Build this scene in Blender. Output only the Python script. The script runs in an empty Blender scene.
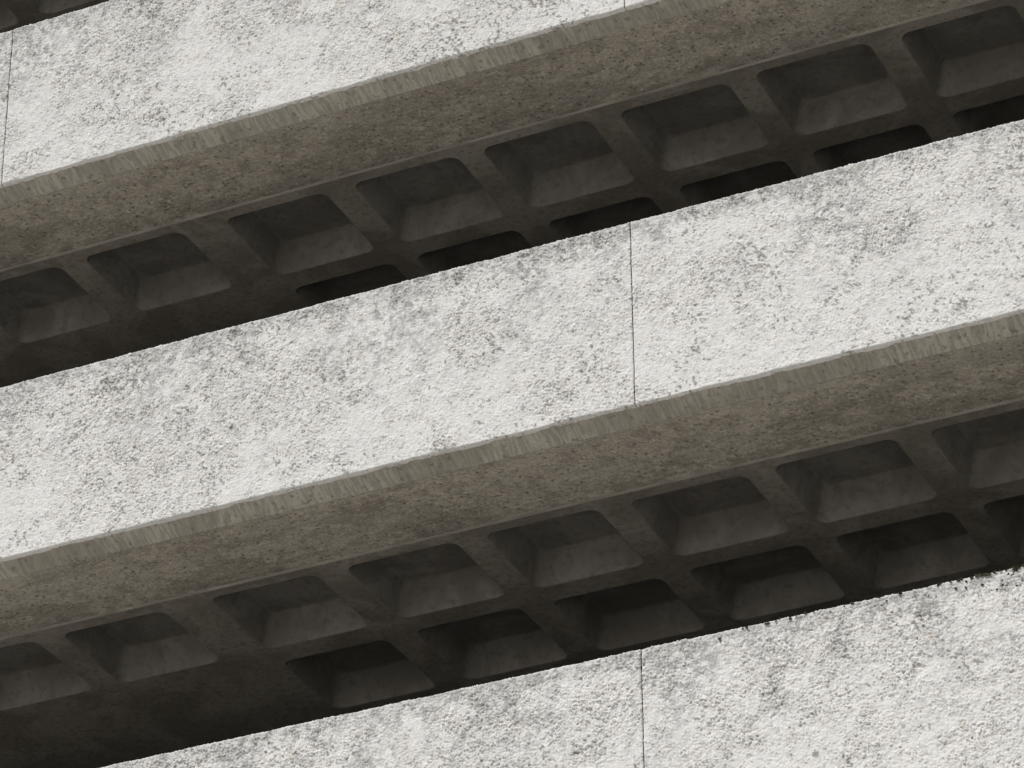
import bpy, bmesh, math, random
import numpy as np
from mathutils import Matrix, Vector, noise
random.seed(3)
U=0.9                      # one waffle pitch in metres
Z0=13.65                   # height of the middle parapet top above ground
sc=bpy.context.scene
# ------------------------------------------------------------------ numpy procedural textures
_tab=np.random.RandomState(11).rand(65536)
def hsh(i,j,s):
    i=i.astype(np.int64); j=j.astype(np.int64)
    return _tab[((i*73856093)^(j*19349663)^(s*83492791))&65535]
def vnoise(x,y,s):
    xi=np.floor(x);yi=np.floor(y);fx=x-xi;fy=y-yi
    fx=fx*fx*fx*(fx*(fx*6-15)+10);fy=fy*fy*fy*(fy*(fy*6-15)+10)
    a=hsh(xi,yi,s);b=hsh(xi+1,yi,s);c=hsh(xi,yi+1,s);d=hsh(xi+1,yi+1,s)
    return (a*(1-fx)+b*fx)*(1-fy)+(c*(1-fx)+d*fx)*fy
def fbm(x,y,f,o,s,r=.5):
    t=0;a=1;n=0
    for k in range(o):
        c,sn=math.cos(.7*k+.3),math.sin(.7*k+.3)
        t=t+a*vnoise((x*c-y*sn)*f+17.3*k,(x*sn+y*c)*f+5.1*k,s+k);n+=a;a*=r;f*=2.03
    return t/n
def voro(x,y,f,s):
    x=x*f;y=y*f;xi=np.floor(x);yi=np.floor(y)
    best=np.full(x.shape,9.);bi=np.zeros(x.shape);bj=np.zeros(x.shape); sec=np.full(x.shape,9.)
    for dx in(-1,0,1):
        for dy in(-1,0,1):
            cx=xi+dx;cy=yi+dy
            px=cx+.1+.8*hsh(cx,cy,s);py=cy+.1+.8*hsh(cx,cy,s+1)
            asp=.75+.5*hsh(cx,cy,s+5)
            d=np.sqrt(((x-px)*asp)**2+((y-py)/asp)**2)
            m=d<best
            sec=np.where(m,best,np.minimum(sec,d))
            bi=np.where(m,cx,bi);bj=np.where(m,cy,bj);best=np.where(m,d,best)
    return best,sec,hsh(bi,bj,s+2),hsh(bi,bj,s+3)
def ss(v,a,b):
    t=np.clip((v-a)/(b-a),0,1); return t*t*(3-2*t)
def mixc(f,a,b): return a*(1-f[...,None])+np.asarray(b)*f[...,None]
# ------------------------------------------------------------------ node helpers
def new_mat(name):
    m=bpy.data.materials.new(name); m.use_nodes=True
    nt=m.node_tree; nt.nodes.clear()
    return m,nt
class N:
    def __init__(s,nt): s.nt=nt
    def n(s,t,**k):
        x=s.nt.nodes.new(t)
        for a,b in k.items(): setattr(x,a,b)
        return x
    def set(s,sock,v):
        if isinstance(v,bpy.types.NodeSocket): s.nt.links.new(v,sock)
        else: sock.default_value=v
    def rng(s,v,a,b,c=0.0,d=1.0,t='SMOOTHSTEP'):
        x=s.n('ShaderNodeMapRange',interpolation_type=t)
        s.set(x.inputs[0],v)
        for i,q in enumerate((a,b,c,d)): s.set(x.inputs[1+i],q)
        return x.outputs[0]
    def noise(s,vec,scale,detail=3,rough=.55,dist=0.0):
        x=s.n('ShaderNodeTexNoise'); s.set(x.inputs['Vector'],vec)
        x.inputs['Scale'].default_value=scale; x.inputs['Detail'].default_value=detail
        x.inputs['Roughness'].default_value=rough; x.inputs['Distortion'].default_value=dist
        return x.outputs[0]
    def mix(s,f,a,b,bt='MIX'):
        x=s.n('ShaderNodeMix',data_type='RGBA',blend_type=bt)
        s.set(x.inputs[0],f); s.set(x.inputs[6],a); s.set(x.inputs[7],b)
        return x.outputs[2]
    def coords(s): return s.n('ShaderNodeTexCoord').outputs['Object']
def C(r,g=None,b=None):
    if g is None: g=b=r
    return (r,g,b,1)
def mat_attr(name,fine=160,amt=.25):
    m,nt=new_mat(name); k=N(nt)
    a=k.n('ShaderNodeAttribute'); a.attribute_name='tint'
    g=k.noise(k.coords(),fine,1,.6)
    col=k.mix(k.rng(g,.35,.7,0,amt),a.outputs['Color'],C(.2,.19,.175),'MIX')
    b=k.n('ShaderNodeBsdfDiffuse'); k.set(b.inputs['Color'],col); b.inputs['Roughness'].default_value=.5
    o=k.n('ShaderNodeOutputMaterial'); nt.links.new(b.outputs[0],o.inputs[0])
    return m
def mat_noise(name,c1,c2,dark,s1=3,s2=16,bump=.006,dk=.65):
    m,nt=new_mat(name); k=N(nt); co=k.coords()
    n1=k.noise(co,s1,3,.68,.6); n2=k.noise(co,s2,3,.7)
    col=k.mix(k.rng(n1,.38,.64),C(*c1),C(*c2))
    col=k.mix(k.rng(n2,.48,.70,0,dk),col,C(*dark))
    b=k.n('ShaderNodeBsdfDiffuse'); k.set(b.inputs['Color'],col)
    if bump:
        bp=k.n('ShaderNodeBump'); bp.inputs['Distance'].default_value=bump; k.set(bp.inputs['Height'],n2)
        nt.links.new(bp.outputs[0],b.inputs['Normal'])
    o=k.n('ShaderNodeOutputMaterial'); nt.links.new(b.outputs[0],o.inputs[0])
    return m
M_peb=mat_attr('exposed_aggregate',170,.10); M_ch=mat_attr('ribbed_concrete',150,.3); M_beam=mat_attr('beam_concrete',110,.5)
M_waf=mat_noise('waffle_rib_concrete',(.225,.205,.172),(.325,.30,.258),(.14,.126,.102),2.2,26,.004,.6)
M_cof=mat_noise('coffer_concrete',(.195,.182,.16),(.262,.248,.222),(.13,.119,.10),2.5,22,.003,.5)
M_deck=mat_noise('deck_asphalt',(.06,.06,.058),(.09,.088,.085),(.04,.04,.04),bump=0)
M_wall=mat_noise('inner_concrete',(.2,.19,.17),(.26,.25,.23),(.12,.11,.1),bump=0)
M_ground=mat_noise('pale_paving',(.40,.38,.35),(.47,.455,.42),(.3,.29,.27),.4,3,0)
M_moss=mat_noise('moss',(.03,.032,.018),(.06,.055,.03),(.015,.014,.01),20,60,0)

# ------------------------------------------------------------------ building
garage=bpy.data.objects.new('concrete_parking_garage',None); sc.collection.objects.link(garage)
garage.location=(0,0,Z0)
def add_mesh(name,verts,faces,mat,smooth=False,parent=garage,tint=None,mat2=None,mi=None):
    me=bpy.data.meshes.new(name)
    if isinstance(verts,np.ndarray):
        nv=len(verts); nf=len(faces)
        me.vertices.add(nv); me.vertices.foreach_set('co',verts.astype(np.float32).ravel())
        me.loops.add(nf*4); me.loops.foreach_set('vertex_index',faces.astype(np.int32).ravel())
        me.polygons.add(nf); me.polygons.foreach_set('loop_start',np.arange(0,nf*4,4,dtype=np.int32))
        me.update(calc_edges=True)
    else: me.from_pydata(verts,[],faces); me.update()
    if smooth: me.polygons.foreach_set('use_smooth',[True]*len(me.polygons))
    if tint is not None:
        at=me.color_attributes.new('tint','FLOAT_COLOR','POINT')
        c=np.ones((len(verts),4),np.float32); c[:,:3]=tint
        at.data.foreach_set('color',c.ravel())
    me.materials.append(mat)
    if mat2:
        me.materials.append(mat2); me.polygons.foreach_set('material_index',mi)
    o=bpy.data.objects.new(name,me); sc.collection.objects.link(o)
    if parent: o.parent=parent
    return o
def sweep(name,xs,prof,mat,fn,smooth=True):
    """sheet swept along X; fn(V, normals, xs) displaces it and returns vertex tints"""
    xs=np.array(xs); P=np.array(prof); nx=len(xs); npf=len(P)
    V=np.zeros((nx,npf,3)); V[:,:,0]=xs[:,None]; V[:,:,1]=P[None,:,0]; V[:,:,2]=P[None,:,1]
    d=np.gradient(P,axis=0); d/=np.linalg.norm(d,axis=1)[:,None]+1e-12
    nrm=np.stack([d[:,1],-d[:,0]],1)
    V,t=fn(V,nrm,xs)
    i=np.arange(nx-1)[:,None]*npf+np.arange(npf-1)[None,:]
    i=i.ravel()
    F=np.stack([i,i+1,i+npf+1,i+npf],1)
    return add_mesh(name,V.reshape(-1,3),F,mat,smooth,tint=t.reshape(-1,3))
S=2.9988*U; P1=1.333*U; ZS=-1.4194*U
B=.9451*U; X0=-3.465*U; W=4.7126*U
DEP=15.0
XL,XR=-26.0,18.0
def frange(a,b,s):
    n=max(1,int(round((b-a)/s))); return np.linspace(a,b,n+1)
def facing_fn(k,zt):
    def fn(V,nrm,xs):
        X=V[:,:,0]; Zr=V[:,:,2]-zt
        T=Zr-np.clip(V[:,:,1],0,1)*np.where(Zr>-.6,-1,1)
        yy=T+k*31.7; sd=(k+7)*40
        wx=X+(fbm(X,yy,22,2,sd+1)-.5)*.03; wy=yy+(fbm(X,yy,22,2,sd+2)-.5)*.03
        d1,e1,c1,r1=voro(wx,wy,50,sd+3)
        d2,e2,c2,r2=voro(wx,wy,98,sd+9)
        p1=ss(e1-d1,0,.35)*(.25+.75*c1); p2=ss(e2-d2,0,.4)*(.3+.7*c2)
        low=ss(-Zr,.15,1.1)*.10
        cover=ss(fbm(X,yy,2.6,5,sd+12,.62)+low,.46,.64)
        cover2=ss(fbm(X,yy,11,3,sd+15,.6)+low,.42,.66)
        cov=np.clip(.55*cover+.5*cover2,0,1)
        f1=vnoise(X*110,yy*110,sd+30); f2=fbm(X,yy,9,3,sd+33)
        h=(p1*.0096+p2*.0046)*(1-.62*cov)+f2*.008+f1*.0020-.0120
        c=(fbm(xs,xs*0,9,2,sd+50)-.5)*.005+(fbm(xs,xs*0,45,2,sd+53)-.5)*.002
        t=np.clip((-Zr-(P1-.05))/.05,0,1)
        c0=(fbm(xs,xs*0,12,3,sd+60)-.5)*.004
        dz=c[:,None]*t+c0[:,None]*np.clip(1+Zr/.04,0,1)
        damp=np.clip(1-V[:,:,1]/.06,.25,1)*(1-.6*np.clip((-Zr-(P1-.012))/.012,0,1))
        V[:,:,1]+=nrm[None,:,0]*h*damp; V[:,:,2]+=nrm[None,:,1]*h*damp*.6+dz
        dx=np.minimum(xs-xs[0],xs[-1]-xs)
        V[:,:,1]+=(np.clip(1-dx/.008,0,1)**2*.006)[:,None]
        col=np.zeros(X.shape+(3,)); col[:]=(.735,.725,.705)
        col=col*(.86+.25*r1[...,None])
        col=mixc(ss(r1,.90,.93)*.55,col,(.56,.52,.455)); col=mixc((1-ss(r1,.06,.08))*.45,col,(.43,.425,.41))
        col=mixc((1-ss(p1*.7+p2*.3,.0,.32))*(1-.6*cov)*.75,col,(.43,.415,.385))
        col=mixc(cov*.55,col,(.775,.765,.745))
        zz=-Zr
        g1=ss(fbm(X*1.1,yy*.7,2.2,6,sd+70,.64),.47,.68)
        g2=ss(fbm(X,yy,30,4,sd+76,.7),.40,.64)
        topm=np.clip(1.05-zz/.85,.08,1)
        edge=np.clip(1-(zz-.06*g2-.10*g1)/.09,0,1)*.78
        gr=np.maximum(g1*g2*topm,edge*(.35+.65*g2))*(1-.45*ss(p1,0,.8))
        col=mixc(gr*.76,col,(.195,.192,.183))
        sp=ss(fbm(X+.3*Zr,yy,52,3,sd+80,.6)*.7+fbm(X,yy,5,2,sd+84)*.3,.65,.71)
        col=mixc(sp*.65,col,(.16,.15,.13))
        return V,np.clip(col,.02,.82)
    return fn
def chamfer_fn(k,zt,sharp):
    def fn(V,nrm,xs):
        X=V[:,:,0]; sd=(k+7)*57+5
        s=V[:,:,1]+0*X
        wx=X+(fbm(X,s,5,2,sd)-.5)*.05
        rib=ss(fbm(wx,s*.12,88,2,sd+3,.6),.28,.72)
        lo=fbm(X,s*1.6,6,4,sd+7,.6)
        fine=fbm(X,s,60,2,sd+11)
        h=rib*.0032*ss(lo,.3,.6)+lo*.011+fine*.003-.0105
        e=np.linspace(0,1,V.shape[1]); dm=np.clip((1-e)*8,0,1)[None,:]
        if sharp:
            V[:,:,1]+=nrm[None,:,0]*h*dm; V[:,:,2]+=nrm[None,:,1]*h*dm
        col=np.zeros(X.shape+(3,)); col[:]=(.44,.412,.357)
        col=col*(.76+.32*rib[...,None]+.16*fine[...,None])
        st=ss(fbm(X,s,3,4,sd+20,.6),.45,.64); col=mixc(st*.45,col,(.28,.255,.21))
        pk=ss(fbm(X,s,40,2,sd+30),.72,.82); col=mixc(pk*.5,col,(.14,.13,.11))
        return V,np.clip(col,.02,.8)
    return fn
def beam_fn(k,zt,sharp):
    def fn(V,nrm,xs):
        X=V[:,:,0]; Y=V[:,:,1]+k*13.3; sd=(k+7)*71+9
        big=fbm(X*.65,Y*1.5,2.4,5,sd,.62); med=fbm(X,Y,13,4,sd+6,.66); fine=fbm(X,Y,60,2,sd+12)
        d,e,c,r=voro(X,Y,30,sd+15); d2,e2,c2,r2=voro(X,Y,62,sd+19)
        pit=(1-ss(d,.14,.30))*(c>.84)
        wrm=np.abs(fbm(X*.45+.1*med,Y*2.4,3.3,4,sd+30,.55)-.5)
        crack=(1-ss(wrm,0,.010))*ss(big,.44,.56)
        h=-(big-.5)*.020-(med-.5)*.016-(fine-.5)*.006+pit*.010
        edge=np.linspace(0,1,V.shape[1])
        if sharp:
            V[:,:,2]+=h*np.clip(np.minimum(edge*12,(1-edge)*12),0,1)[None,:]
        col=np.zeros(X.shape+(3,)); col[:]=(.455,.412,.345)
        col=col*(.72+.38*fine[...,None]+.22*r2[...,None])
        col=mixc(ss(big,.46,.60)*.55,col,(.25,.222,.18))
        col=mixc(ss(med,.50,.64)*.45,col,(.22,.195,.157))
        b2=fbm(X*.5+7,Y*2.2,2.6,4,sd+40,.6)
        col=mixc(ss(b2,.53,.66)*.32,col,(.48,.45,.395))
        col=mixc(1.0*(1-ss(d2,.2,.42))*(c2>.82)*.6,col,(.66,.62,.55))
        col=mixc(1.0*(1-ss(d2,.2,.42))*(c2<.12)*.6,col,(.13,.115,.095))
        col=mixc(crack*.5,col,(.60,.56,.49))
        col=mixc(pit*.75,col,(.08,.07,.057))
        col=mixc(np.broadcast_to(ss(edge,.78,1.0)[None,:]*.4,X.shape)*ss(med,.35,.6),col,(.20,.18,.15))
        return V,np.clip(col,.02,.8)
    return fn
def nose_fn(k):
    def fn(V,nrm,xs):
        X=V[:,:,0]; n=fbm(X,V[:,:,1],9,3,k+90,.6)
        col=np.zeros(X.shape+(3,)); col[:]=(.36,.335,.285); col=col*(.6+.8*n[...,None])
        V[:,:,1]-=((fbm(xs,xs*0,4,3,k+95)-.5)*.006)[:,None]
        return V,col
    return fn
joints=[j*W for j in range(-6,5)]
G=.0025
FINE={1:(-5.2*U,.9*U),0:(-5.0*U,3.2*U),-1:(-4.5*U,3.1*U)}
BFINE={1:(-5.2*U,3.4*U),0:(-5.0*U,3.4*U)}
STEP=.0043
def xgrid(a,b,fr,fine,coarse):
    if fr is None or fr[1]<=a or fr[0]>=b: return frange(a,b,coarse)
    l,r=max(a,fr[0]),min(b,fr[1]); out=[]
    if l>a: out+=list(frange(a,l,coarse)[:-1])
    out+=list(frange(l,r,fine))
    if r<b: out+=list(frange(r,b,coarse)[1:])
    return np.array(out)
for k in range(-4,4):
    zt=k*S
    fr=FINE.get(k)
    vis=fr is not None
    for j in range(len(joints)-1):
        a,b=joints[j]+G,joints[j+1]-G
        near= vis and not (fr[1]<=a or fr[0]>=b)
        prof=[(.13,0),(.09,0),(.05,0),(.03,0),(.022,0),(.014,0),(.006,-.002),(.0015,-.007),(0,-.014)]
        step=STEP if near else .04
        zz=list(-frange(.014,P1-.012,step)[1:])
        prof+=[(0,z) for z in zz]
        prof+=[(.002,-P1+.005),(.006,-P1+.001),(.012,-P1),(.022,-P1-.002),(.04,-P1-.002)]
        prof=[(y,z+zt) for y,z in prof]
        xs=xgrid(a,b,fr,STEP,.04) if near else frange(a,b,.04)
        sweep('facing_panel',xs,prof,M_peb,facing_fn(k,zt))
    bf=BFINE.get(k)
    n=34 if bf else 6
    y0,z0_,y1,z1=.012,-P1+.006,.16*U,ZS+.020
    prof=[(y0+(y1-y0)*t,z0_+(z1-z0_)*t+zt) for t in np.linspace(0,1,n)]
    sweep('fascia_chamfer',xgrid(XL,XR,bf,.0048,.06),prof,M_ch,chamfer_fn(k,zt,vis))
    ys=np.linspace(.16*U-.004,B-.085*U,100 if bf else 8)
    prof=[(y,ZS+.020+zt) for y in ys]
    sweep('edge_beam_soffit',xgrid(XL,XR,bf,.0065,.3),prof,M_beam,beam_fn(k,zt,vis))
    zf=ZS+.46
    def quadbox(name,x0,x1,y0,y1,z0,z1,mat):
        v=[(x,y,z+zt) for z in(z0,z1) for y in(y0,y1) for x in(x0,x1)]
        f=[(0,2,3,1),(4,5,7,6),(0,1,5,4),(2,6,7,3),(0,4,6,2),(1,3,7,5)]
        add_mesh(name,v,f,mat)
    quadbox('parapet_core',XL+.01,XR-.01,.042,.16,-P1+.03,-.012,M_wall)
    quadbox('deck',XL+.01,XR-.01,.165,DEP,zf-.03,zf,M_deck)
    verts=[];faces=[];mi=[]
    def V(x,y,z): verts.append((x,y,z+ZS+zt)); return len(verts)-1
    def FA(f,m=0): faces.append(f); mi.append(m)
    EX=.14*U
    ncol0,ncol1=-22,22; nrow=15
    OX=.5*(1-.79)*U; OY=.5*(1-.80)*U
    def colx(i):
        x=X0-OX+i*U
        if i<0: x-=EX
        return x
    def rounded(cx,cy,hx,hy,r,z,ks=6):
        idx=[]
        for q,(sx,sy) in enumerate(((1,1),(-1,1),(-1,-1),(1,-1))):
            row=[]
            for t in range(ks+1):
                a=math.pi/2*(q+t/ks)
                row.append(V(cx+sx*(hx-r)+r*math.cos(a),cy+sy*(hy-r)+r*math.sin(a),z))
            idx.append(row)
        return idx
    yb=B-.085*U
    y_first=B-OY
    sweep('slab_nosing',frange(colx(ncol0),colx(ncol1),.1),[(yb-.020,ZS+.030+zt),(yb-.007,ZS+.003+zt),(yb-.002,ZS+.0005+zt),(yb+.03,ZS+.0005+zt)],M_beam,nose_fn(k),False)
    xe=frange(colx(ncol0),colx(ncol1),.12)
    for xl,xr in zip(xe[:-1],xe[1:]):
        a=[V(xl,yb+.026,0.001),V(xr,yb+.026,0.001),V(xr,y_first,0),V(xl,y_first,0)]; FA(a[::-1])
    a=[V(colx(0)-EX,y_first,0),V(colx(0),y_first,0),V(colx(0),y_first+nrow*U,0),V(colx(0)-EX,y_first+nrow*U,0)]; FA(a[::-1])
    for i in range(ncol0,ncol1):
        for rr in range(nrow):
            x0=colx(i); y0=y_first+rr*U
            c=[V(x0+U,y0+U,0),V(x0,y0+U,0),V(x0,y0,0),V(x0+U,y0,0)]
            head=(((i+3)%11)<=2) and 1<=rr<=3
            if head: FA(c[::-1]); continue
            jx,jy=random.uniform(-.007,.007),random.uniform(-.007,.007)
            cx,cy=x0+U/2+jx,y0+U/2+jy
            hx,hy=U/2-OX+random.uniform(-.006,.006),U/2-OY+random.uniform(-.006,.006)
            rings=[rounded(cx,cy,hx+.006,hy+.006,.075,0),
                   rounded(cx,cy,hx+.001,hy+.001,.073,.003),
                   rounded(cx,cy,hx-.003,hy-.003,.071,.010),
                   rounded(cx,cy,hx-.068,hy-.068,.064,.172),
                   rounded(cx,cy,hx-.073,hy-.073,.060,.183),
                   rounded(cx,cy,hx-.083,hy-.083,.055,.190),
                   rounded(cx,cy,hx-.098,hy-.098,.05,.192)]
            R=rings[0]; K=len(R[0])-1
            for q in range(4):
                for t in range(K): FA((c[q],R[q][t],R[q][t+1])[::-1])
                q2=(q+1)%4
                FA((c[q],R[q][K],R[q2][0],c[q2])[::-1])
            for ri,(A,Bq) in enumerate(zip(rings[:-1],rings[1:])):
                fa=[v for r_ in A for v in r_]; fb=[v for r_ in Bq for v in r_]; n=len(fa)
                for t in range(n):
                    u=(t+1)%n
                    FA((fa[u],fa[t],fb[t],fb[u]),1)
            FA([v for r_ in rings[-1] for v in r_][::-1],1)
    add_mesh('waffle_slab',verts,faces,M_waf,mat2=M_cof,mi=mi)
zb=-Z0; zt_=3*S
def box(name,x0,x1,y0,y1,z0,z1,mat,parent=garage):
    v=[(x,y,z) for z in(z0,z1) for y in(y0,y1) for x in(x0,x1)]
    f=[(0,2,3,1),(4,5,7,6),(0,1,5,4),(2,6,7,3),(0,4,6,2),(1,3,7,5)]
    return add_mesh(name,v,f,mat,parent=parent)
for xc in range(-2,3):
    cx=X0-1.6*U+xc*11*U
    for yc in (3.45,11.2):
        if XL+1<cx<XR-1: box('column',cx-.25,cx+.25,yc-.3,yc+.3,zb,zt_+ZS,M_wall)
box('back_wall',XL,XR,DEP,DEP+.3,zb,zt_,M_wall)
box('end_wall',XL-.3,XL,.05,DEP,zb,zt_,M_wall)
box('end_wall',XR,XR+.3,.05,DEP,zb,zt_,M_wall)

# moss clumps along the lowest visible coping
bm=bmesh.new()
for _ in range(200):
    u=random.random()
    x=random.uniform(.3,3.6) if u<.25 else (random.gauss(2.0,.18) if u<.6 else random.gauss(2.85,.25))
    if x>3.8 or x<.2: continue
    r=random.uniform(.003,.0075)
    z=-S+random.uniform(-.016,-.003) if random.random()<.6 else -S-abs(random.gauss(0,.05))
    res=bmesh.ops.create_icosphere(bm,subdivisions=1,radius=r)
    q=Vector((x*7,z*9,0))
    for v in res['verts']:
        v.co*=1+.9*noise.noise(v.co*160+q)
        v.co.x*=1.4; v.co.y*=.7
        v.co+=Vector((x,-.001,z))
me=bpy.data.meshes.new('moss'); bm.to_mesh(me); bm.free(); me.materials.append(M_moss)
mo=bpy.data.objects.new('coping_moss',me); sc.collection.objects.link(mo); mo.parent=garage

add_mesh('ground',[(-600,-600,0),(600,-600,0),(600,600,0),(-600,600,0)],[(0,1,2,3)],M_ground,parent=None)

# ------------------------------------------------------------------ light
EL,AZ=56,200
w=bpy.data.worlds.new('World'); sc.world=w; w.use_nodes=True
nt=w.node_tree; bg=nt.nodes['Background']
sky=nt.nodes.new('ShaderNodeTexSky'); sky.sky_type='NISHITA'; sky.sun_disc=False
sky.sun_elevation=math.radians(EL); sky.sun_rotation=math.radians(AZ)
nt.links.new(sky.outputs[0],bg.inputs[0]); bg.inputs[1].default_value=.055
L=bpy.data.lights.new('sun','SUN'); L.energy=5; L.angle=math.radians(.5); L.color=(1,.975,.94)
lo=bpy.data.objects.new('sun',L); sc.collection.objects.link(lo)
sd=Vector((math.sin(math.radians(AZ))*math.cos(math.radians(EL)),math.cos(math.radians(AZ))*math.cos(math.radians(EL)),math.sin(math.radians(EL))))
lo.rotation_euler=sd.to_track_quat('Z','Y').to_euler(); lo.location=(0,-10,30)
sc.view_settings.view_transform='Standard'; sc.view_settings.look='None'; sc.view_settings.exposure=0

# ------------------------------------------------------------------ camera
yaw,pit,rol,f=-.4367,.5448,-.0065,3864.1
fw=Vector((math.sin(yaw)*math.cos(pit),math.cos(yaw)*math.cos(pit),math.sin(pit)))
rt=Vector((math.cos(yaw),-math.sin(yaw),0)); up=rt.cross(fw)
r2=rt*math.cos(rol)+up*math.sin(rol); u2=-rt*math.sin(rol)+up*math.cos(rol)
cd=bpy.data.cameras.new('camera'); cam=bpy.data.objects.new('camera',cd); sc.collection.objects.link(cam)
Mx=Matrix((r2,u2,-fw)).transposed().to_4x4()
Mx.translation=Vector((7.848*U,-18.5674*U,-13.3913*U+Z0))
cam.matrix_world=Mx
cd.sensor_width=36; cd.lens=f/1024*36; cd.clip_start=.1; cd.clip_end=3000
sc.camera=cam
